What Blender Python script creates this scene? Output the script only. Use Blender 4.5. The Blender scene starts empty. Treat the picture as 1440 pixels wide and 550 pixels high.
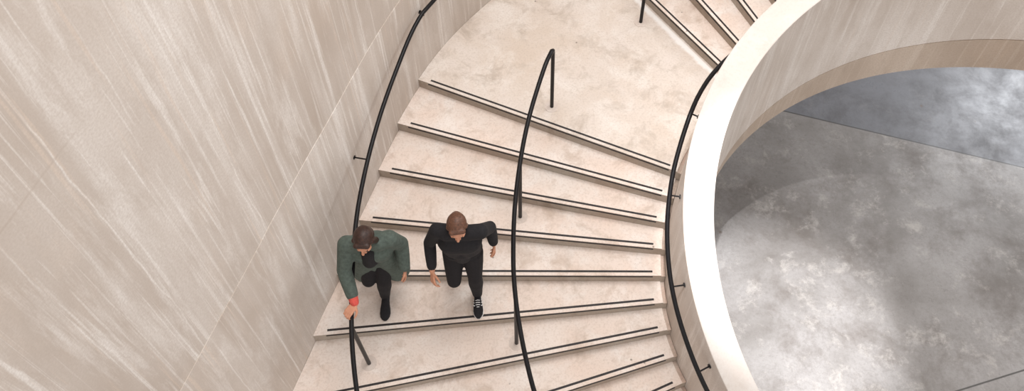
import bpy, bmesh, math, random
from mathutils import Vector, Matrix
random.seed(7)
sc = bpy.context.scene
COL = sc.collection
PI = math.pi
rad = math.radians

# ------------------------------------------------------------------ measurements (metres; stair axis = world Z)
H = 0.13                     # riser
PHI0, DPHI = 154.305, 5.855  # first nosing below the landing, angle per tread
PHIU = 121.85                # first riser above the landing
R_IN, R_GUT = 2.122, 2.166   # parapet foot, tread end
FLOOR_Z = -3.2
WALL_TAB = [(60, 5.03), (80, 5.03), (100, 5.03), (120, 5.03), (138.5, 5.035), (148, 5.068), (154.3, 5.08), (160.1, 5.094),
            (165.9, 5.13), (171.8, 5.21), (178.3, 5.375), (183.6, 5.56)]
LA, LD = Vector((-5.548, -0.353)), Vector((-0.33, -0.944)).normalized()

def interp(tab, x):
    if x <= tab[0][0]: return tab[0][1]
    n = len(tab)
    for i in range(n - 1):
        (x0, y0), (x1, y1) = tab[i], tab[i + 1]
        if x <= x1:
            def slope(j):
                if j <= 0: return (tab[1][1] - tab[0][1]) / (tab[1][0] - tab[0][0])
                if j >= n - 1: return (tab[-1][1] - tab[-2][1]) / (tab[-1][0] - tab[-2][0])
                return (tab[j + 1][1] - tab[j - 1][1]) / (tab[j + 1][0] - tab[j - 1][0])
            h = x1 - x0; t = (x - x0) / h; m0, m1 = slope(i) * h, slope(i + 1) * h
            return ((2*t**3 - 3*t*t + 1)*y0 + (t**3 - 2*t*t + t)*m0 + (-2*t**3 + 3*t*t)*y1 + (t**3 - t*t)*m1)
    return tab[-1][1]

def r_wall(phi):
    if phi <= 183.6: return interp(WALL_TAB, phi)
    d = Vector((math.cos(rad(phi)), math.sin(rad(phi))))     # ray from the axis meets the straight run of wall
    det = d.x * (-LD.y) - d.y * (-LD.x)
    return (LA.x * (-LD.y) - LA.y * (-LD.x)) / det

def pol(r, phi, z=0.0):
    return Vector((r * math.cos(rad(phi)), r * math.sin(rad(phi)), z))

def z_top(phi):
    co = (-0.05796762, -0.1660664, -0.95309164, 0.83539459)
    def f(a):
        x = (a - 165) / 50.; return ((co[0]*x + co[1])*x + co[2])*x + co[3]
    if phi > 216: return f(216) - 0.027 * (phi - 216)
    return f(phi)

def z_sof(phi):
    co = (0.13464434, -0.35058919, -0.65746645)
    def f(a):
        x = (a - 165) / 50.; return (co[0]*x + co[1])*x + co[2]
    if phi > 137: return f(137) - 0.02 * (phi - 137)
    return f(phi)

def r_par(a, z):
    lo = z_pitch(a) - .2
    return 2.123 - .0255 * (z - lo) / (z_top(a) - .006 - lo)

def z_led(phi):
    co = (0.06063957, -0.65631513, -0.52949316)
    x = (phi - 165) / 50.
    return (co[0]*x + co[1])*x + co[2]

def z_pitch(phi):
    if phi > PHI0: return -(phi - PHI0) / DPHI * H
    if phi < PHIU + DPHI * 0.0: return (PHIU - phi) / DPHI * H + H
    return 0.0

# ------------------------------------------------------------------ node helpers
class NT:
    def __init__(s, name):
        m = bpy.data.materials.new(name); m.use_nodes = True
        s.m = m; s.n = m.node_tree.nodes; s.l = m.node_tree.links
        s.b = s.n['Principled BSDF']
    def new(s, t, **k):
        x = s.n.new(t)
        for a, v in k.items(): setattr(x, a, v)
        return x
    def put(s, sock, v):
        if isinstance(v, bpy.types.NodeSocket): s.l.new(v, sock)
        elif isinstance(v, (tuple, list)) and len(v) == 3 and sock.type == 'RGBA': sock.default_value = (*v, 1)
        else: sock.default_value = v
    def coords(s, kind='Object'):
        return s.new('ShaderNodeTexCoord').outputs[kind]
    def mapping(s, vec, scale=(1, 1, 1), loc=(0, 0, 0), rot=(0, 0, 0)):
        n = s.new('ShaderNodeMapping'); s.put(n.inputs['Vector'], vec)
        n.inputs['Scale'].default_value = scale; n.inputs['Location'].default_value = loc; n.inputs['Rotation'].default_value = rot
        return n.outputs[0]
    def noise(s, vec, scale, detail=4, rough=.55, dist=0):
        n = s.new('ShaderNodeTexNoise'); s.put(n.inputs['Vector'], vec)
        n.inputs['Scale'].default_value = scale; n.inputs['Detail'].default_value = detail
        n.inputs['Roughness'].default_value = rough; n.inputs['Distortion'].default_value = dist
        return n.outputs['Fac']
    def voronoi(s, vec, scale):
        n = s.new('ShaderNodeTexVoronoi'); s.put(n.inputs['Vector'], vec); n.inputs['Scale'].default_value = scale
        return n.outputs['Distance']
    def ramp(s, fac, *stops):
        n = s.new('ShaderNodeMapRange'); n.clamp = True
        s.put(n.inputs['Value'], fac)
        (a, b), (c, d) = stops
        n.inputs['From Min'].default_value = a; n.inputs['To Min'].default_value = b
        n.inputs['From Max'].default_value = c; n.inputs['To Max'].default_value = d
        return n.outputs[0]
    def mix(s, fac, a, b, mode='MIX'):
        n = s.new('ShaderNodeMix', data_type='RGBA', blend_type=mode)
        s.put(n.inputs[0], fac); s.put(n.inputs[6], a); s.put(n.inputs[7], b)
        return n.outputs[2]
    def math(s, op, a, b=0.0, c=0.0):
        n = s.new('ShaderNodeMath', operation=op)
        for i, v in enumerate((a, b, c)): s.put(n.inputs[i], v)
        return n.outputs[0]
    def sep(s, vec):
        n = s.new('ShaderNodeSeparateXYZ'); s.put(n.inputs[0], vec); return n.outputs
    def bump(s, h, strength=.2, dist=.01):
        n = s.new('ShaderNodeBump'); n.inputs['Strength'].default_value = strength; n.inputs['Distance'].default_value = dist
        s.put(n.inputs['Height'], h); s.l.new(n.outputs[0], s.b.inputs['Normal'])
    def done(s, color, rough=.8, metal=0., spec=.4):
        s.put(s.b.inputs['Base Color'], color); s.put(s.b.inputs['Roughness'], rough)
        s.put(s.b.inputs['Metallic'], metal); s.put(s.b.inputs['Specular IOR Level'], spec)
        return s.m

def hexc(r, g, b):
    f = lambda c: (c/255/12.92) if c/255 <= .04045 else ((c/255+.055)/1.055)**2.4
    return (f(r), f(g), f(b))

def mat_cast(name, base, dark, pale, warm, streak=1.0, joints=False):
    """board-marked cast concrete: uv = (run along the wall, height) in metres"""
    t = NT(name); uv = t.coords('UV')
    big = t.noise(t.mapping(uv, (.55, .35, 1)), 1.0, 4, .6)
    c = t.mix(t.ramp(big, (.35, 0), (.68, 1)), base, dark)
    w = t.noise(t.mapping(uv, (.8, .5, 1), (7, 3, 0)), 1.0, 5, .65)
    c = t.mix(t.ramp(w, (.55, 0), (.75, .55)), c, warm)
    # broad vertical board tones
    bd = t.noise(t.mapping(uv, (3.2, .05, 1), (1.3, 0, 0)), 1.0, 2, .5)
    c = t.mix(t.ramp(bd, (.38, 0), (.66, .40*streak)), c, dark)
    bp = t.noise(t.mapping(uv, (2.6, .09, 1), (11.3, 4, 0)), 1.0, 3, .6, .15)
    c = t.mix(t.ramp(bp, (.50, 0), (.72, .55*streak)), c, pale)
    # fine laitance streaks
    fs = t.noise(t.mapping(uv, (10, .30, 1), (3, 9, 0)), 1.0, 5, .62, .5)
    c = t.mix(t.ramp(fs, (.57, 0), (.64, .55*streak)), c, pale)
    fd = t.noise(t.mapping(uv, (16, .55, 1), (23, 2, 0)), 1.0, 3, .6, .2)
    c = t.mix(t.ramp(fd, (.58, 0), (.76, .40*streak)), c, dark)
    f2 = t.noise(t.mapping(uv, (21, .28, 1), (41, 3, 0)), 1.0, 4, .6, .35)
    c = t.mix(t.ramp(f2, (.58, 0), (.63, .36*streak)), c, pale)
    f3 = t.noise(t.mapping(uv, (19, .40, 1), (61, 13, 0)), 1.0, 4, .6, .3)
    c = t.mix(t.ramp(f3, (.60, 0), (.68, .45*streak)), c, warm)
    # thin seams that wander a little
    sep = t.sep(uv)
    wob = t.noise(t.mapping(uv, (2, 1.2, 1)), 1.0, 3, .6)
    xx = t.math('ADD', sep[0], t.math('MULTIPLY', wob, .10))
    fr = t.math('FRACT', t.math('MULTIPLY', xx, 2.1))
    seam = t.ramp(t.math('ABSOLUTE', t.math('SUBTRACT', fr, .5)), (.0, 1), (.018, 0))
    gate = t.ramp(t.noise(t.mapping(uv, (2.1, .45, 1), (5, 5, 0)), 1.0, 2), (.5, 0), (.58, .55))
    c = t.mix(t.math('MULTIPLY', seam, gate), c, pale)
    # speckle, pin holes
    md = t.noise(t.mapping(uv, (1.4, .45, 1), (31, 7, 0)), 4.0, 9, .76, .3)
    c = t.mix(t.ramp(md, (.50, 0), (.70, .50)), c, dark)
    me_ = t.noise(t.mapping(uv, (2.6, .35, 1), (3, 17, 0)), 1.6, 9, .74, .4)
    c = t.mix(t.ramp(me_, (.52, 0), (.68, .5)), c, pale)
    sp = t.noise(uv, 60, 3, .7)
    c = t.mix(t.ramp(sp, (.35, .4), (.6, 0)), c, dark)
    vo = t.voronoi(t.mapping(uv, (1, 1, 1)), 1.6)
    c = t.mix(t.ramp(vo, (.014, .9), (.022, 0)), c, (.05, .03, .02))
    if joints:   # horizontal day joints between pours
        for zz in (3.86,):
            wj = t.math('ADD', t.math('SUBTRACT', sep[1], zz), t.math('MULTIPLY', t.math('SUBTRACT', wob, .5), .04))
            jl = t.ramp(t.math('ABSOLUTE', wj), (.004, .55), (.012, 0))
            c = t.mix(t.math('MULTIPLY', jl, t.ramp(big, (.4, .2), (.55, 1))), c, dark)
    hgt = t.math('ADD', t.math('MULTIPLY', fs, .5), t.math('ADD', t.math('MULTIPLY', sp, .2), t.math('MULTIPLY', bp, .5)))
    t.bump(hgt, .25, .012)
    return t.done(c, .8)

def mat_tread(name, base, dark, pale, pink, bloom=False):
    t = NT(name); o = t.coords('Object')
    n1 = t.noise(o, 1.3, 5, .62, .3)
    c = t.mix(t.ramp(n1, (.38, 0), (.66, 1)), base, pink)
    n2 = t.noise(t.mapping(o, (1, 1, 1), (4, 9, 1)), 2.6, 6, .68, .5)
    c = t.mix(t.ramp(n2, (.5, 0), (.72, .8)), c, pale)
    n3 = t.noise(t.mapping(o, (1, 1, 1), (14, 2, 1)), 3.4, 6, .7, .4)
    c = t.mix(t.ramp(n3, (.52, 0), (.70, .75)), c, dark)
    sp = t.noise(o, 45, 4, .75)
    c = t.mix(t.ramp(sp, (.32, .45), (.52, 0)), c, dark)
    vo = t.voronoi(o, 3.3)
    c = t.mix(t.ramp(vo, (.02, .7), (.045, 0)), c, (.12, .085, .06))
    if bloom:    # white salt bloom along the foot of the first riser going up
        s = t.sep(o); a = rad(PHIU)
        d = t.math('ADD', t.math('MULTIPLY', s[0], -math.sin(a)), t.math('MULTIPLY', s[1], math.cos(a)))
        edge = t.math('ADD', .085, t.math('MULTIPLY', t.math('SUBTRACT', n2, .5), .14))
        bl = t.math('MULTIPLY', t.ramp(t.math('SUBTRACT', d, edge), (-.02, .9), (.015, 0)), t.ramp(d, (.012, 0), (.03, 1)))
        c = t.mix(bl, c, hexc(240, 237, 234))
    t.bump(t.math('ADD', n2, t.math('MULTIPLY', sp, .4)), .12, .01)
    return t.done(c, .72)

def mat_floor():
    t = NT('polished_concrete_floor'); o = t.coords('Object')
    n1 = t.noise(o, .8, 5, .6, .4)
    c = t.mix(t.ramp(n1, (.36, 0), (.66, 1)), hexc(156, 152, 150), hexc(122, 117, 113))
    n2 = t.noise(t.mapping(o, (1, 1, 1), (3, 8, 0)), 1.7, 9, .74, .15)
    c = t.mix(t.ramp(n2, (.48, 0), (.70, .8)), c, hexc(98, 89, 82))
    n3 = t.noise(t.mapping(o, (1, 1, 1), (9, 1, 0)), 3.2, 9, .76, .2)
    c = t.mix(t.ramp(n3, (.54, 0), (.68, .65)), c, hexc(184, 178, 172))
    sp = t.noise(o, 28, 5, .75)
    c = t.mix(t.ramp(sp, (.3, .35), (.55, 0)), c, hexc(104, 98, 94))
    s = t.sep(o)
    # the slab beyond the first joint is a bluer pour
    d1 = t.math('ADD', t.math('ADD', t.math('MULTIPLY', s[0], .332), t.math('MULTIPLY', s[1], .943)), -3.757)
    c = t.mix(t.ramp(d1, (-.01, 0), (.01, .75)), c, t.mix(t.ramp(n2, (.4, 0), (.66, 1)), hexc(104, 108, 118), hexc(74, 76, 84)))
    c = t.mix(t.ramp(t.math('ABSOLUTE', d1), (.006, .85), (.014, 0)), c, (.03, .027, .024))
    d2 = t.math('ADD', t.math('ADD', t.math('MULTIPLY', s[0], -.239), t.math('MULTIPLY', s[1], .971)), .661)
    c = t.mix(t.ramp(t.math('ABSOLUTE', d2), (.006, .8), (.013, 0)), c, (.03, .027, .024))
    vo = t.voronoi(o, 1.5)
    c = t.mix(t.ramp(vo, (.02, .8), (.05, 0)), c, (.12, .08, .06))
    t.bump(t.math('ADD', n2, t.math('MULTIPLY', sp, .3)), .06, .01)
    r = t.ramp(n2, (.35, .26), (.7, .42))
    return t.done(c, r, 0, .5)

def mat_plain(name, col, rough=.6, metal=0., var=.15, scale=20, spec=.4):
    t = NT(name); o = t.coords('Object'); n = t.noise(o, scale, 4, .65)
    dk = tuple(x * (1 - var) for x in col); lt = tuple(min(1, x * (1 + var)) for x in col)
    c = t.mix(t.ramp(n, (.35, 0), (.65, 1)), dk, lt)
    t.bump(n, .08, .004)
    return t.done(c, rough, metal, spec)

M = {
    'wall': mat_cast('board_marked_wall_concrete', hexc(210, 201, 193), hexc(178, 164, 152), hexc(236, 231, 226), hexc(214, 196, 180), 1.0, True),
    'parapet': mat_cast('board_marked_parapet_concrete', hexc(224, 216, 209), hexc(180, 166, 154), hexc(232, 226, 220), hexc(214, 200, 188), .9),
    'band': mat_cast('brown_band_concrete', hexc(198, 182, 167), hexc(162, 144, 128), hexc(212, 199, 186), hexc(194, 172, 152), .6),
    'coping': mat_tread('smooth_coping_concrete', hexc(205, 197, 190), hexc(192, 180, 170), hexc(211, 204, 198), hexc(205, 193, 184)),
    'tread': mat_tread('tread_concrete', hexc(229, 217, 208), hexc(190, 170, 154), hexc(236, 229, 223), hexc(226, 207, 194)),
    'landing': mat_tread('landing_concrete', hexc(219, 208, 199), hexc(178, 163, 149), hexc(231, 224, 217), hexc(209, 194, 180), True),
    'riser': mat_tread('shaded_riser_concrete', hexc(166, 155, 143), hexc(138, 124, 110), hexc(178, 169, 158), hexc(164, 148, 134)),  # same concrete as the treads, with the risers' shade put into the colour
    'gutter': mat_tread('gutter_concrete', hexc(192, 174, 160), hexc(150, 132, 118), hexc(206, 192, 180), hexc(200, 174, 158)),
    'floor': mat_floor(),
    'strip': mat_plain('black_nosing_insert', (.022, .018, .018), .6, 0, .3, 40),
    'rail': mat_plain('black_painted_steel', (.007, .006, .007), .36, 0, .3, 30, .25),
    'grout': mat_tread('grout_patch_concrete', hexc(214, 200, 190), hexc(190, 174, 162), hexc(226, 216, 208), hexc(208, 194, 184)),
    'skin': mat_plain('skin', hexc(196, 140, 112), .55, 0, .06, 30),
    'hair': mat_plain('dark_brown_hair', hexc(52, 32, 24), .5, 0, .4, 60),
    'hair2': mat_plain('brown_hair', hexc(92, 60, 44), .5, 0, .35, 60),
    'black': mat_plain('black_cloth', hexc(26, 24, 27), .85, 0, .25, 45),
    'trouser': mat_plain('black_trouser_cloth', hexc(22, 20, 24), .85, 0, .25, 45),
    'green': mat_plain('grey_green_cloth', hexc(78, 88, 81), .85, 0, .2, 35),
    'red': mat_plain('red_knit', hexc(206, 84, 74), .8, 0, .15, 40),
    'white': mat_plain('white_rubber', hexc(225, 222, 220), .6, 0, .05, 40),
    'eye': mat_plain('dark_eye', hexc(40, 28, 22), .2, 0, .1, 40),
}

# ------------------------------------------------------------------ object helpers
def link(name, me, parent=None):
    o = bpy.data.objects.new(name, me); COL.objects.link(o)
    if parent: o.parent = parent
    return o

def from_bm(name, bm, mats, parent=None, smooth=None):
    me = bpy.data.meshes.new(name)
    bmesh.ops.recalc_face_normals(bm, faces=bm.faces)
    bm.to_mesh(me); bm.free()
    for m in (mats if isinstance(mats, (list, tuple)) else [mats]): me.materials.append(m)
    if smooth is not None:
        for p in me.polygons: p.use_smooth = True
        if smooth < 180: me.set_sharp_from_angle(angle=rad(smooth))
    return link(name, me, parent)

def tag(o, label=None, cat=None, group=None, kind=None):
    for k, v in (('label', label), ('category', cat), ('group', group), ('kind', kind)):
        if v: o[k] = v
    return o

def empty(name, loc=(0, 0, 0)):
    o = bpy.data.objects.new(name, None); o.empty_display_size = .1
    o.location = loc; COL.objects.link(o); return o

def local(o, parent):
    """keep world placement when the parent stands elsewhere"""
    o.matrix_parent_inverse = Matrix.Translation(-parent.location); return o

def sweep(bm, pts, radii, seg=12, caps=True):
    """round tube along a polyline with parallel-transported rings"""
    pts = [Vector(p) for p in pts]; n = len(pts)
    if not isinstance(radii, (list, tuple)): radii = [radii] * n
    tan = []
    for i in range(n):
        a = pts[max(0, i-1)]; b = pts[min(n-1, i+1)]
        if 0 < i < n-1: t = (pts[i]-a).normalized() + (b-pts[i]).normalized()
        else: t = b - a
        tan.append(t.normalized())
    up = Vector((0, 0, 1)) if abs(tan[0].z) < .9 else Vector((1, 0, 0))
    u = tan[0].cross(up).normalized(); rings = []
    for i in range(n):
        if i:
            u = (u - tan[i] * u.dot(tan[i])).normalized()
        v = tan[i].cross(u)
        rings.append([bm.verts.new(pts[i] + (u*math.cos(2*PI*k/seg) + v*math.sin(2*PI*k/seg)) * radii[i]) for k in range(seg)])
    for i in range(n-1):
        for k in range(seg):
            bm.faces.new((rings[i][k], rings[i][(k+1) % seg], rings[i+1][(k+1) % seg], rings[i+1][k]))
    if caps:
        bm.faces.new(rings[0][::-1]); bm.faces.new(rings[-1])

def tube(name, pts, r, mat, parent, seg=12):
    bm = bmesh.new(); sweep(bm, pts, r, seg)
    return from_bm(name, bm, mat, parent, 50)

def arc(a, b, step=1.0):
    n = max(1, int(math.ceil(abs(b - a) / step)))
    return [a + (b - a) * i / n for i in range(n + 1)]

# ------------------------------------------------------------------ setting: floor and outer wall
bm = bmesh.new()
bmesh.ops.create_cube(bm, size=1, matrix=Matrix.Translation((1.0, 1.0, FLOOR_Z - .1)) @ Matrix.Diagonal((18, 18, .2, 1)))
tag(from_bm('floor', bm, M['floor']), kind='structure')

wpts = []; s = 0; prev = None
for a in arc(84, 183.6, 1.2):
    p = pol(r_wall(a), a).to_2d()
    if prev is not None: s += (p - prev).length
    wpts.append((p, s)); prev = p
for k in range(1, 19):
    wpts.append((LA + LD * .3 * k, s + .3 * k))
S_OFF = wpts[-19][1]
bm = bmesh.new(); uvl = bm.loops.layers.uv.new('UVMap')
JZ = 1.335
prof = [(FLOOR_Z - .02, 0, 0), (JZ - .012, 0, 0), (JZ, .002, 0), (JZ + .001, .007, 0), (6.2, .007, 0), (6.2, .4, 0), (FLOOR_Z - .02, .4, 0)]
nrm = []
for i in range(len(wpts)):
    a = wpts[max(0, i-1)][0]; b = wpts[min(len(wpts)-1, i+1)][0]
    d = (b - a).normalized(); nn = Vector((d.y, -d.x))
    if nn.dot(wpts[i][0]) < 0: nn = -nn
    nrm.append(nn)
rows = []
for (p, ss), nn in zip(wpts, nrm):
    rows.append([bm.verts.new((*(p + nn * off), z)) for z, off, _ in prof])
for i in range(len(rows)-1):
    for j in range(len(prof)):
        k = (j+1) % len(prof)
        f = bm.faces.new((rows[i][j], rows[i+1][j], rows[i+1][k], rows[i][k]))
        for lp, (ii, jj) in zip(f.loops, ((i, j), (i+1, j), (i+1, k), (i, k))):
            lp[uvl].uv = (wpts[ii][1] + (4.7 if j >= 3 else 0), prof[jj][0])
bm.faces.new(rows[0]); bm.faces.new(rows[-1][::-1])
tag(from_bm('wall_left', bm, M['wall'], None, 30), kind='structure')

# ------------------------------------------------------------------ staircase
stair = empty('spiral_staircase', (0, 0, FLOOR_Z))
tag(stair, 'pale cast concrete spiral staircase curving round the open well with a thick white parapet', 'staircase')

def wedge(a0, a1, z, zb, mats, name, front_down, gut=True, n=6):
    """tread block between two radial lines; a0 < a1; a small sunk gutter runs along the parapet"""
    bm = bmesh.new()
    an = arc(a0, a1, (a1 - a0) / n)
    sect = []
    for a in an:
        ro = r_wall(a) - .002
        sect.append([pol(R_GUT, a, z), pol(ro, a, z), pol(ro, a, zb), pol(R_IN + .002, a, zb), pol(R_IN + .002, a, z - .016), pol(R_GUT, a, z - .016)])
    vs = [[bm.verts.new(p) for p in r] for r in sect]
    m = len(sect[0])
    for i in range(len(vs)-1):
        for j in range(m):
            k = (j+1) % m
            f = bm.faces.new((vs[i][j], vs[i][k], vs[i+1][k], vs[i+1][j]))
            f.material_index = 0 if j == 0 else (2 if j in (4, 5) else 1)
    f = bm.faces.new(vs[0]); f.material_index = 1
    f = bm.faces.new(vs[-1][::-1]); f.material_index = 1
    return from_bm(name, bm, mats, stair)

def radial_bar(phi, r0, r1, d0, d1, z0, z1, name, parent):
    """bar lying along a radial line: d = signed offset across it (towards growing angle)"""
    e = Vector((math.cos(rad(phi)), math.sin(rad(phi)), 0)); t = Vector((-e.y, e.x, 0))
    bm = bmesh.new(); vs = []
    for r in (r0, r1):
        for d, z in ((d0, z0), (d1, z0), (d1, z1), (d0, z1)):
            vs.append(bm.verts.new(e * r + t * d + Vector((0, 0, z))))
    for f in ((0, 1, 2, 3), (7, 6, 5, 4), (0, 4, 5, 1), (1, 5, 6, 2), (2, 6, 7, 3), (3, 7, 4, 0)):
        bm.faces.new([vs[i] for i in f])
    return from_bm(name, bm, M['strip'], parent)

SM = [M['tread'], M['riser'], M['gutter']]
def strips(phi, z, parent, sgn):
    ro = r_wall(phi) - .135
    a, b = sorted((-.054*sgn, -.033*sgn)); radial_bar(phi, 2.25, ro, a, b, z - .004, z + .0015, 'nosing_strip', parent)
    a, b = sorted((-.004*sgn, .006*sgn)); radial_bar(phi, 2.25, ro + .01, a, b, z - .026, z - .012, 'nosing_strip', parent)

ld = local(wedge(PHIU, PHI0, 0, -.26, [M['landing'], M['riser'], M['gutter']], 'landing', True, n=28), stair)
strips(PHI0, 0, ld, 1)
for k in range(1, 15):                       # the flight going down from the landing
    a0 = PHI0 + (k-1)*DPHI; a1 = a0 + DPHI; z = -k*H
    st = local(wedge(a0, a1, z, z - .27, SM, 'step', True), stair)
    strips(a1, z, st, 1)
for k in range(1, 16):                       # the flight going up
    a1 = PHIU - (k-1)*DPHI; a0 = a1 - DPHI; z = k*H
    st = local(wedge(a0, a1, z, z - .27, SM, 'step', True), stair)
    strips(a1, z, st, 1)

# parapet (balustrade wall)
bm = bmesh.new(); uvl = bm.loops.layers.uv.new('UVMap')
secs = []; angs = arc(16, 238, 1.0)
for a in angs:
    zt, zs = z_top(a), z_sof(a)
    zl = z_led(a)
    if a > 137: zl = zs + (z_led(137) - z_sof(137))
    P = [(2.123, zs, 0), (2.123, z_pitch(a) - .2, 0), (2.0975, zt - .006, 0), (2.0915, zt, 1), (1.834, zt, 1), (1.828, zt - .006, 1),
         (1.838, zl + .007, 0), (1.848, zl + .004, 0), (1.848, zl - .004, 2), (1.839, zl - .007, 2), (1.85, zs + .008, 2), (1.858, zs, 0)]
    secs.append(P)
vs = [[bm.verts.new(pol(r, a, z)) for r, z, _ in P] for a, P in zip(angs, secs)]
m = len(secs[0])
for i in range(len(vs)-1):
    for j in range(m):
        k = (j+1) % m
        f = bm.faces.new((vs[i][j], vs[i][k], vs[i+1][k], vs[i+1][j]))
        f.material_index = (0, 0, 1, 1, 1, 0, 0, 2, 2, 2, 2, 0)[j]
        for lp, (ii, jj) in zip(f.loops, ((i, j), (i, k), (i+1, k), (i+1, j))):
            r, z, _ = secs[ii][jj]
            lp[uvl].uv = (rad(angs[ii]) * 2.0 + (9 if j >= 5 else 0), z)
bm.faces.new(vs[0]); bm.faces.new(vs[-1][::-1])
par = local(from_bm('parapet', bm, [M['parapet'], M['coping'], M['band']], stair, 35), stair)
par['label'] = 'thick white-topped concrete parapet along the well'

# ------------------------------------------------------------------ handrails
RR = .0215
def thing_rail(name, label, loc):
    o = empty(name, loc); tag(o, label, 'handrail', 'black steel handrails of the staircase'); return o

def lp(o, parent): return local(o, parent)

def patch(p, parent):
    bm = bmesh.new()
    bmesh.ops.create_cone(bm, cap_ends=True, segments=28, radius1=.075, radius2=.075, depth=.003, matrix=Matrix.Translation(p + Vector((0, 0, .0022))))
    lp(from_bm('grout_patch', bm, M['grout'], parent), parent)

def post(p, ztop, parent, top=None):
    t = Vector(top) if top is not None else Vector((p.x, p.y, ztop))
    lp(tube('post', [p + Vector((0, 0, .0006)), t], .0195, M['rail'], parent, 16), parent); patch(p, parent)

def bracket(prail, pwall, parent):
    bm = bmesh.new()
    d = (pwall - prail); dn = Vector((d.x, d.y, 0)).normalized(); low = prail - Vector((0, 0, .035))
    sweep(bm, [low + Vector((0, 0, .02)), low - Vector((0, 0, .012)), low.lerp(pwall, .3) - Vector((0, 0, .012)), pwall - dn*.004], .0075, 8)
    sweep(bm, [pwall - dn*.010, pwall - dn*.001], .021, 14)
    lp(from_bm('bracket', bm, M['rail'], parent, 40), parent)

def smooth_rail(tab, a0, a1, zf, step=1.0):
    return [pol(interp(tab, a), a, zf(a)) for a in arc(a0, a1, step)]

def z_left(a): return .95 - max(0, a - 152.4) / DPHI * H * .99
left_tab = [(100, 4.97), (140, 4.975), (150, 4.99), (154, 5.012), (160, 4.995), (167, 5.0), (172, 5.012), (176, 5.025), (180, 5.03), (184, 5.04), (188, 5.058), (193, 5.072), (198, 5.08), (215, 5.1), (240, 5.1)]
rl = thing_rail('handrail', 'black steel handrail fixed along the tall left wall, nearest the left edge', pol(5.0, 186.6, -.78))
lp(tube('rail', smooth_rail(left_tab, 112, 152.4, z_left) + smooth_rail(left_tab, 153.2, 233, z_left), RR, M['rail'], rl), rl)
post(pol(5.045, 186.6, -.78), 0, rl, pol(5.056, 186.9, z_left(186.9)))
post(pol(5.07, 204.4, -9*H), 0, rl, pol(5.085, 204.4, z_left(204.4)))
post(pol(5.09, 222.0, -12*H), 0, rl, pol(5.1, 222.0, z_left(222.0)))
for a in (116.5, 134.5, 152.3, 169.9):
    bracket(pol(interp(left_tab, a), a, z_left(a)), pol(r_wall(a) - .002, a - .4, z_left(a) - (.10 if a > 160 else .06)), rl)

def z_mid(a): return .965 - max(0, a - 153.2) / DPHI * H
mid_tab = [(150.5, 3.62), (157, 3.597), (161.5, 3.59), (165.6, 3.585), (170, 3.583), (174.6, 3.588), (179.4, 3.596), (183, 3.607), (187, 3.616), (191, 3.623), (195, 3.632), (198, 3.64), (215, 3.66)]
rm = thing_rail('handrail', 'black steel handrail on posts down the middle of the lower flight', pol(3.62, 150.5, 0))
mp = [pol(3.62, 150.55, .90), pol(3.62, 150.6, .945), pol(3.62, 151.0, .965)]
lp(tube('rail', mp + smooth_rail(mid_tab, 151.8, 233, z_mid), RR, M['rail'], rm), rm)
for i, (a, z, top) in enumerate(((150.5, 0, .92), (168.6, -3*H, None), (186.85, -6*H, None), (204.4, -9*H, None), (222.0, -12*H, None))):
    r = 3.62 if i == 0 else interp(mid_tab, a) + .012
    post(pol(r, a, z), 0, rm, pol(interp(mid_tab, a), a, z_mid(a) if top is None else top))

def z_in(a):
    if a > PHI0: return .95 - (a - PHI0) / DPHI * H
    return .95 + max(0, 126 - a) / DPHI * H
in_tab = [(80, 2.195), (140, 2.19), (147, 2.183), (154, 2.175), (160, 2.182), (166, 2.197), (172, 2.209), (176, 2.218), (181, 2.226), (188, 2.235), (194, 2.237), (200, 2.237), (209, 2.243), (215, 2.245)]
ri = thing_rail('handrail', 'black steel handrail fixed along the stair side of the white curved parapet', pol(2.2, 170, 0))
lp(tube('rail', smooth_rail(in_tab, 96, 233, z_in), RR, M['rail'], ri), ri)
for a in (116.5, 134.5, 152.2, 170.2, 188.3, 205.3, 223.2):
    bracket(pol(interp(in_tab, a), a, z_in(a)), pol(r_par(a, z_in(a) - .06) + .0035, a, z_in(a) - .06), ri)

def z_up(a): return .965 + max(0, 123.5 - a) / DPHI * H
ru = thing_rail('handrail', 'black steel handrail post at the foot of the upper flight, cut by the top edge', pol(3.578, 125.5, 0))
upts = [pol(3.578, 125.45, .90), pol(3.578, 125.4, .945), pol(3.578, 125.0, .965)] + [pol(3.6, a, z_up(a)) for a in arc(124, 78, 1.5)]
lp(tube('rail', upts, RR, M['rail'], ru), ru)
post(pol(3.578, 125.5, 0), 0, ru, pol(3.578, 125.5, .92))
for a, k in ((107.2, 3), (89.7, 6)):
    post(pol(3.6, a, k*H), 0, ru, pol(3.6, a, z_up(a)))

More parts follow.
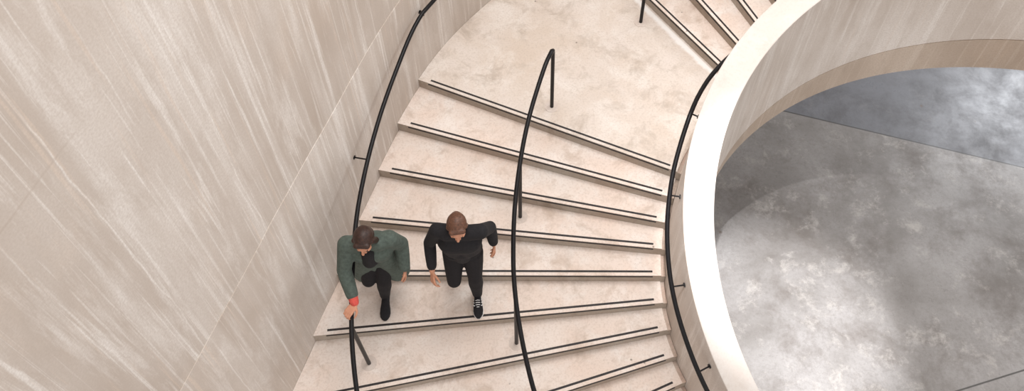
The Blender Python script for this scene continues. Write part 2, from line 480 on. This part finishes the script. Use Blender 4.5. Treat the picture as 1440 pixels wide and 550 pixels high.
# ------------------------------------------------------------------ people
DG = None
def capsule(bm, a, b, ra, rb, seg=14, flat=1.0, axis=None):
    """closed tapered capsule; flat squashes it along 'axis'"""
    a, b = Vector(a), Vector(b)
    d = b - a
    if d.length < 1e-5: b = a + Vector((0, 0, 1e-4)); d = b - a
    d.normalize()
    ref = Vector((0, 1, 0)) if axis is None else Vector(axis)
    if abs(d.dot(ref)) > .95: ref = Vector((1, 0, 0))
    v = (ref - d * ref.dot(d)).normalized(); u = v.cross(d)
    rings = []
    hs = 4
    prof = [(-math.cos(PI/2*i/hs)*ra, math.sin(PI/2*i/hs)*ra, a) for i in range(1, hs+1)] + [(math.sin(PI/2*i/hs)*rb, math.cos(PI/2*i/hs)*rb, b) for i in range(0, hs)]
    p0 = bm.verts.new(a - d*ra)
    for off, r, c in prof:
        rings.append([bm.verts.new(c + d*off + (u*math.cos(2*PI*k/seg) + v*math.sin(2*PI*k/seg)*flat) * r) for k in range(seg)])
    p1 = bm.verts.new(b + d*rb)
    for k in range(seg):
        bm.faces.new((p0, rings[0][(k+1) % seg], rings[0][k]))
        bm.faces.new((p1, rings[-1][k], rings[-1][(k+1) % seg]))
    for i in range(len(rings)-1):
        for k in range(seg):
            bm.faces.new((rings[i][k], rings[i][(k+1) % seg], rings[i+1][(k+1) % seg], rings[i+1][k]))

def chain(bm, pts, rs, flat=1.0, axis=None, seg=14):
    for i in range(len(pts)-1): capsule(bm, pts[i], pts[i+1], rs[i], rs[i+1], seg, flat, axis)

def ellip(bm, c, r, rot=None):
    mtx = Matrix.Translation(c) @ (rot.to_4x4() if rot else Matrix.Identity(4)) @ Matrix.Diagonal((*r, 1))
    bmesh.ops.create_uvsphere(bm, u_segments=24, v_segments=16, radius=1, matrix=mtx)

def fuse(name, bm, mat, parent, voxel=.006, smooth=6, extra=None):
    """one continuous skin out of overlapping closed shapes"""
    bmesh.ops.recalc_face_normals(bm, faces=bm.faces)
    me = bpy.data.meshes.new(name + '_tmp'); bm.to_mesh(me); bm.free()
    t = bpy.data.objects.new('tmp', me); COL.objects.link(t)
    r = t.modifiers.new('r', 'REMESH'); r.mode = 'VOXEL'; r.voxel_size = voxel
    s = t.modifiers.new('s', 'SMOOTH'); s.iterations = smooth; s.factor = .5
    dg = bpy.context.evaluated_depsgraph_get()
    out = bpy.data.meshes.new_from_object(t.evaluated_get(dg)); out.name = name
    bpy.data.objects.remove(t); bpy.data.meshes.remove(me)
    out.materials.clear(); out.materials.append(mat)
    for p in out.polygons: p.use_smooth = True
    return link(name, out, parent)

def hand_shapes(bm, wrist, fdir, palm_n, thumb_side, curl, L=.18, spread=.06):
    """palm + five fingers; curl = bend per joint (degrees) towards the palm side"""
    f = Vector(fdir).normalized(); n = Vector(palm_n); n = (n - f*n.dot(f)).normalized(); s = f.cross(n) * 1.0
    if s.dot(Vector(thumb_side)) < 0: s = -s
    w = Vector(wrist); k0 = w + f * L * .50
    for q in (-.030, -.010, .010, .030):                       # palm bones
        capsule(bm, w + s*q*.55, k0 + s*q, .017, .0135, 10, .8, n)
    lens = (.40, .46, .43, .34)
    for i, q in enumerate((.031, .0105, -.0105, -.030)):
        base = k0 + s*q; d = (f + s * spread * (1.5 - i) * .5).normalized(); p = base; r = .0092 if i < 3 else .008
        ang = 0
        for j, frac in enumerate((.46, .31, .23)):
            ang += rad(curl[j] * (1 + .08*i))
            dd = d * math.cos(ang) + n * math.sin(ang)
            q2 = p + dd * L * lens[i] * frac
            capsule(bm, p, q2, r, r*.9, 9); p = q2; r *= .92
    tb = w + f * .022 + s * .024; t1 = tb + (f*.55 + s*.75 + n*.25).normalized()*.042
    t2 = t1 + (f*.85 + s*.25 + n*.45).normalized()*.032; t3 = t2 + (f*.9 + n*.5 - s*.1).normalized()*.026
    chain(bm, [tb, t1, t2, t3], [.0135, .0115, .010, .0085], seg=9)

def shoe(name, parent, toe_dir, heel, pitch, mat, L=.275, stripes=False):
    """lofted trainer: sole + upper + (optional) three white side stripes and laces"""
    d = Vector((toe_dir[0], toe_dir[1], 0)).normalized(); s = Vector((-d.y, d.x, 0)); up = Vector((0, 0, 1))
    cp, sp = math.cos(rad(pitch)), math.sin(rad(pitch))     # pitch > 0 lifts the heel, turning about the toe ball
    ball = Vector(heel) + d * L * .72
    def W(x, y, z):
        xr = x - L*.72
        if xr > 0: return ball + d*xr + s*y + up*z
        return ball + d*(xr*cp + z*sp) + s*y + up*(-xr*sp + z*cp)
    st = [(0, .024, .052), (.05, .031, .068), (.15, .034, .078), (.30, .033, .082), (.45, .037, .070), (.60, .045, .056), (.75, .048, .047), (.88, .041, .038), (.96, .027, .028), (1.0, .012, .018)]
    def loft(bm, zs, wf):
        rings = []
        for t, w, h in st:
            ring = []
            z0, z1 = zs(h)
            for k in range(14):
                a = 2*PI*k/14; cx = math.cos(a); sy = math.sin(a)
                y = w*wf*(abs(cx)**.7)*(1 if cx >= 0 else -1)
                z = (z0+z1)/2 + (z1-z0)/2*(abs(sy)**.7)*(1 if sy >= 0 else -1)
                ring.append(bm.verts.new(W(t*L, y, z)))
            rings.append(ring)
        for i in range(len(rings)-1):
            for k in range(14): bm.faces.new((rings[i][k], rings[i][(k+1) % 14], rings[i+1][(k+1) % 14], rings[i+1][k]))
        bm.faces.new(rings[0]); bm.faces.new(rings[-1][::-1])
    bm = bmesh.new(); loft(bm, lambda h: (.012, h + .012), 1.0)
    o = from_bm(name, bm, mat, parent, 60)
    b2 = bmesh.new(); loft(b2, lambda h: (0, .024), 1.09)
    from_bm('sole', b2, M['white'] if stripes else M['black'], o, 50)
    if stripes:
        for sd in (-1, 1):
            for t in (.36, .46, .56):
                b3 = bmesh.new()
                sweep(b3, [W((t-.03)*L, sd*.0465, .026), W(t*L, sd*.0445, .048), W((t+.05)*L, sd*.034, .066)], .0052, 8)
                from_bm('stripe', b3, M['white'], o, 60)
        b4 = bmesh.new()
        for t, z in ((.44, .083), (.51, .078), (.58, .071), (.65, .064)):
            sweep(b4, [W(t*L, -.021, z - .006), W(t*L, 0, z + .003), W(t*L, .021, z - .006)], .0038, 6)
        from_bm('laces', b4, M['white'], o, 60)
    return o

def lerp(a, b, t): return Vector(a).lerp(Vector(b), t)

def head_shapes(bm, c, yaw=0, nod=0):
    """skull, jaw, nose, brow, lips, ears around head centre c; face looks to -Y"""
    R = Matrix.Rotation(rad(yaw), 3, 'Z') @ Matrix.Rotation(rad(nod), 3, 'X')
    def T(x, y, z): return Vector(c) + R @ Vector((x, y, z))
    ellip(bm, T(0, .012, .030), (.074, .093, .085), R)
    ellip(bm, T(0, -.022, -.035), (.058, .066, .078), R)
    capsule(bm, T(0, -.058, -.098), T(0, -.060, -.090), .024, .026)
    capsule(bm, T(0, -.090, .012), T(0, -.108, -.028), .009, .014)
    capsule(bm, T(-.030, -.081, .022), T(.030, -.081, .022), .012, .012)
    capsule(bm, T(-.018, -.088, -.060), T(.018, -.088, -.060), .0075, .0075)
    capsule(bm, T(-.014, -.086, -.071), T(.014, -.086, -.071), .008, .008)
    for q in (-1, 1):
        capsule(bm, T(q*.038, -.060, -.025), T(q*.044, -.045, -.030), .022, .022)
        ellip(bm, T(q*.076, .012, -.008), (.010, .019, .031), R)
    return T

def build_person(root, J, look):
    """J: joints in world space. Body first, then clothes, hair and shoes as its children"""
    def P(x): return Vector(x)
    pel, chest, neck, headc = P(J['pelvis']), P(J['chest']), P(J['neck']), P(J['head'])
    bm = bmesh.new()
    hw = J.get('hipw', .085); sw = J.get('shw', .165)
    capsule(bm, pel + Vector((-hw*.8, 0, 0)), pel + Vector((hw*.8, 0, 0)), .095, .095, 18)
    capsule(bm, pel, lerp(pel, chest, .5), .118, .112, 18, .8)
    capsule(bm, lerp(pel, chest, .5), chest, .112, .125, 18, .8)
    capsule(bm, chest + Vector((-.065, 0, 0)), chest + Vector((.065, 0, 0)), .105, .105, 18)
    capsule(bm, lerp(chest, neck, .75) + Vector((-.10, 0, 0)), lerp(chest, neck, .75) + Vector((.10, 0, 0)), .05, .05)
    chain(bm, [lerp(chest, neck, .7), neck, lerp(neck, headc, .6)], [.07, .053, .055])
    T = head_shapes(bm, headc, *look)
    for sd in ('R', 'L'):
        sh, el, wr = P(J['sh'+sd]), P(J['el'+sd]), P(J['wr'+sd])
        chain(bm, [lerp(chest, neck, .7), sh], [.06, .055]); chain(bm, [sh, lerp(sh, el, .4), el], [.053, .047, .038])
        chain(bm, [el, lerp(el, wr, .3), wr], [.038, .040, .026])
        hand_shapes(bm, wr, *J['hand'+sd])
        hp, kn, an = P(J['hip'+sd]), P(J['kn'+sd]), P(J['an'+sd])
        chain(bm, [hp, lerp(hp, kn, .4), kn], [.088, .080, .056]); chain(bm, [kn, lerp(kn, an, .3), lerp(kn, an, .6), an], [.056, .060, .048, .036])
        t = P(J['toe'+sd]); capsule(bm, an - Vector((0, 0, .03)), (an - Vector((0, 0, .045))).lerp(t, .6), .030, .020)
    body = fuse('body', bm, M['skin'], root, .0048, 4)
    for q in (-1, 1):
        b = bmesh.new(); ellip(b, T(q*.031, -.0835, .006), (.0125, .009, .008)); lp(from_bm('eye', b, M['eye'], root, 180), root)
    lp(body, root)
    # trousers
    bm = bmesh.new()
    capsule(bm, pel + Vector((-hw*.8, 0, .02)), pel + Vector((hw*.8, 0, .02)), .112, .112, 18)
    capsule(bm, pel, lerp(pel, chest, .3), .128, .122, 18, .85)
    for sd in ('R', 'L'):
        hp, kn, an = P(J['hip'+sd]), P(J['kn'+sd]), P(J['an'+sd])
        chain(bm, [hp, lerp(hp, kn, .4), kn], [.102, .092, .069])
        chain(bm, [kn, lerp(kn, an, .35), lerp(kn, an, .75), an - Vector((0, 0, .012))], [.069, .072, .058, .050])
    lp(fuse('trousers', bm, J['trouser'], root, .009, 5), root)
    return T

def coat_shapes(bm, J, hem, puff=.02, flare=.03, open_front=False):
    P = lambda x: Vector(x)
    pel, chest, neck = P(J['pelvis']), P(J['chest']), P(J['neck'])
    a = lerp(chest, neck, .72)
    capsule(bm, a + Vector((-.11, 0, 0)), a + Vector((.11, 0, 0)), .062 + puff*.4, .062 + puff*.4, 18)
    capsule(bm, chest + Vector((-.07, 0, 0)), chest + Vector((.07, 0, 0)), .118 + puff, .118 + puff, 18)
    m = lerp(pel, chest, .45)
    capsule(bm, chest + Vector((-.05, 0, 0)), m + Vector((-.05, 0, 0)), .115 + puff, .118 + puff, 18, .92)
    capsule(bm, chest + Vector((.05, 0, 0)), m + Vector((.05, 0, 0)), .115 + puff, .118 + puff, 18, .92)
    for q in (-1, -.4, .4, 1):
        top = m + Vector((q*.07, .02 if abs(q) < .5 else 0, 0)); bot = pel + Vector((q*(.10 + flare), .03 if abs(q) < .5 else .01, -hem))
        capsule(bm, top, bot, .10 + puff*.5, .075 + puff + flare*.5, 16)
    if not open_front: capsule(bm, m + Vector((0, -.03, 0)), pel + Vector((0, -.04, -hem*.8)), .10, .09 + puff, 16)

def sleeves(bm, J, upto, puff=.015):
    P = lambda x: Vector(x)
    a = lerp(J['chest'], J['neck'], .7)
    for sd in ('R', 'L'):
        sh, el, wr = P(J['sh'+sd]), P(J['el'+sd]), P(J['wr'+sd])
        e = lerp(el, wr, upto[sd])
        chain(bm, [a, sh], [.070, .066 + puff]); chain(bm, [sh, lerp(sh, el, .5), el], [.066 + puff, .058 + puff, .052 + puff])
        chain(bm, [el, lerp(el, e, .5), e], [.052 + puff, .050 + puff, .042 + puff])

def shift(J, off):
    return J

# --- the walker on the right: dark jacket, black trousers, white-striped trainers
G = Vector((-4.06, 0.0, -.65))
def g(x, y, z): return G + Vector((x, y, z))
J2 = dict(pelvis=g(0, .06, .90), chest=g(.0, -.02, 1.25), neck=g(.0, -.045, 1.46), head=g(0.0, -.075, 1.575),
          shR=g(-.185, -.005, 1.40), elR=g(-.275, .02, 1.13), wrR=g(-.262, -.17, .955),
          shL=g(.185, -.03, 1.40), elL=g(.262, .13, 1.17), wrL=g(.285, .09, .92),
          hipR=g(-.088, .06, .87), knR=g(-.105, -.045, .47), anR=g(-.125, .32, .267), toeR=g(-.125, .20, .165),
          hipL=g(.088, .05, .87), knL=g(.092, -.025, .49), anL=g(.092, -.005, .085), toeL=g(.095, -.20, .03),
          handR=(Vector((.05, -.75, -.55)), Vector((.75, 0, -.5)), Vector((.2, -.5, .8)), (22, 30, 25)),
          handL=(Vector((.02, -.15, -1)), Vector((-1, -.1, 0)), Vector((0, -1, 0)), (14, 20, 16)),
          trouser=M['trouser'])
p2 = empty('person', g(0, 0, 0))
tag(p2, 'person in a black jacket and black trousers stepping down in white-striped trainers', 'person', 'people walking down the stairs')
T = build_person(p2, J2, (4, 14))
bm = bmesh.new(); coat_shapes(bm, J2, -.02, .012, .0); sleeves(bm, J2, {'R': .80, 'L': .85}, .004)
lp(fuse('jacket', bm, M['black'], p2, .008, 5), p2)
bm = bmesh.new()
ellip(bm, T(0, .022, .045), (.086, .100, .088)); ellip(bm, T(0, .06, -.02), (.078, .065, .09))
capsule(bm, T(-.045, -.062, .082), T(.05, -.058, .085), .024, .024)
for q in (-1, 1): capsule(bm, T(q*.068, -.01, .05), T(q*.072, .03, -.06), .022, .022)
chain(bm, [T(0, .085, 0), T(0, .10, -.10), T(.0, .105, -.20)], [.055, .05, .03])
lp(fuse('hair', bm, M['hair2'], p2, .006, 3), p2)
lp(shoe('shoe', p2, (.04, -1), g(.09, .045, .0015), 0, M['black'], .285, True), p2)
lp(shoe('shoe', p2, (-.03, -1), g(-.13, .45, .1315), 32, M['black'], .285, True), p2)

# --- the walker on the left: grey-green coat, hand on the wall-side rail
G = Vector((-4.90, 0.02, -.65))
J1 = dict(pelvis=g(.04, .07, .87), chest=g(.05, -.05, 1.19), neck=g(.05, -.10, 1.38), head=g(.05, -.145, 1.49),
          shR=g(-.13, -.09, 1.325), elR=g(-.175, -.22, 1.10), wrR=g(-.087, -.457, .937),
          shL=g(.232, -.05, 1.325), elL=g(.305, .03, 1.07), wrL=g(.315, -.10, .85),
          hipR=g(-.035, .07, .84), knR=g(-.07, -.03, .47), anR=g(-.10, .34, .267), toeR=g(-.10, .22, .165),
          hipL=g(.118, .06, .84), knL=g(.075, -.04, .48), anL=g(.03, -.01, .085), toeL=g(.03, -.2, .03),
          handR=(Vector((-.55, -.80, -.12)), Vector((-.1, -.1, -1)), Vector((1, -.4, 0)), (14, 52, 42)),
          handL=(Vector((.02, -.25, -1)), Vector((-1, -.1, 0)), Vector((0, -1, 0)), (14, 20, 16)),
          trouser=M['trouser'])
p1 = empty('person', g(0, 0, 0))
tag(p1, 'person in a long grey-green coat stepping down with one hand on the wall-side handrail', 'person', 'people walking down the stairs')
T = build_person(p1, J1, (-4, 16))
bm = bmesh.new(); coat_shapes(bm, J1, .40, .022, .055, True); sleeves(bm, J1, {'R': .72, 'L': .92}, .014)
lp(fuse('coat', bm, M['green'], p1, .009, 6), p1)
bm = bmesh.new()
capsule(bm, Vector(J1['neck']) + Vector((0, -.050, -.10)), Vector(J1['chest']) + Vector((0, -.105, -.05)), .06, .07)
capsule(bm, Vector(J1['chest']) + Vector((0, -.105, -.05)), Vector(J1['pelvis']) + Vector((0, -.085, .05)), .07, .075)
lp(fuse('shirt', bm, M['black'], p1, .008, 4), p1)
bm = bmesh.new(); wr, el = Vector(J1['wrR']), Vector(J1['elR'])
capsule(bm, lerp(el, wr, .62), lerp(el, wr, .96), .052, .040)
lp(fuse('cuff', bm, M['red'], p1, .006, 3), p1)
bm = bmesh.new()
ellip(bm, T(0, .022, .045), (.087, .102, .089)); ellip(bm, T(0, .06, -.02), (.08, .066, .09))
capsule(bm, T(-.045, -.06, .082), T(.05, -.06, .082), .025, .025)
for q in (-1, 1): capsule(bm, T(q*.07, -.01, .05), T(q*.078, .03, -.11), .026, .03)
lp(fuse('hair', bm, M['hair'], p1, .006, 3), p1)
lp(shoe('shoe', p1, (.02, -1), g(.03, .04, .0015), 0, M['black'], .285), p1)
lp(shoe('shoe', p1, (-.03, -1), g(-.10, .47, .1315), 32, M['black'], .285), p1)



# ------------------------------------------------------------------ light
def area(name, loc, target, size, power, col=(1, 1, 1), sy=None):
    l = bpy.data.lights.new(name, 'AREA'); l.energy = power; l.color = col; l.size = size
    if sy: l.shape = 'RECTANGLE'; l.size_y = sy
    o = bpy.data.objects.new(name, l); COL.objects.link(o); o.location = loc
    o.rotation_euler = (Vector(target) - Vector(loc)).to_track_quat('-Z', 'Y').to_euler(); return o
def spot(name, loc, target, ang, blend, power, r, col=(1, 1, 1)):
    l = bpy.data.lights.new(name, 'SPOT'); l.energy = power; l.color = col; l.spot_size = rad(ang); l.spot_blend = blend; l.shadow_soft_size = r
    o = bpy.data.objects.new(name, l); COL.objects.link(o); o.location = loc
    o.rotation_euler = (Vector(target) - Vector(loc)).to_track_quat('-Z', 'Y').to_euler(); return o

area('ceiling_light', (-2.4, 2.2, 10.0), (-2.6, 1.6, 0), 4.5, 480, (1, .975, .955))
area('gallery_light', (12.2, 12.0, 9.0), (3.8, 3.7, FLOOR_Z), 3.0, 700, (.93, .96, 1))
spot('well_spotlight', (-3.86, -1.95, 14.0), (-.35, .5, FLOOR_Z), 11.0, .8, 19000, .06, (.97, .98, 1))
spot('well_spotlight', (-3.5, -1.6, 14.0), (-.1, 1.2, FLOOR_Z), 20, 1, 2900, .06, (.97, .98, 1))

w = bpy.data.worlds.new('world'); sc.world = w; w.use_nodes = True
w.node_tree.nodes['Background'].inputs[0].default_value = (1.0, .968, .948, 1)
w.node_tree.nodes['Background'].inputs[1].default_value = .92

# ------------------------------------------------------------------ camera
cam = bpy.data.cameras.new('camera'); co = bpy.data.objects.new('camera', cam); COL.objects.link(co)
f, pitch, roll = 1226.9307, 0.8884, -0.0342
cam.sensor_width = 36; cam.sensor_fit = 'HORIZONTAL'; cam.lens = f / 1440 * 36
cam.shift_y = -205 / 1440
F = Vector((0, math.cos(pitch), -math.sin(pitch))); U = Vector((0, math.sin(pitch), math.cos(pitch))); R = Vector((1, 0, 0))
R2 = R*math.cos(roll) + U*math.sin(roll); U2 = -R*math.sin(roll) + U*math.cos(roll)
mt = Matrix((R2, U2, -F)).transposed().to_4x4()
mt.translation = Vector((-3.549, -3.540, 7.5216))
co.matrix_world = mt
cam.clip_start = .05
sc.camera = co

sc.view_settings.view_transform = 'Standard'; sc.view_settings.look = 'None'
sc.view_settings.exposure = 0.15; sc.view_settings.gamma = 1; sc.view_settings.use_curve_mapping = False
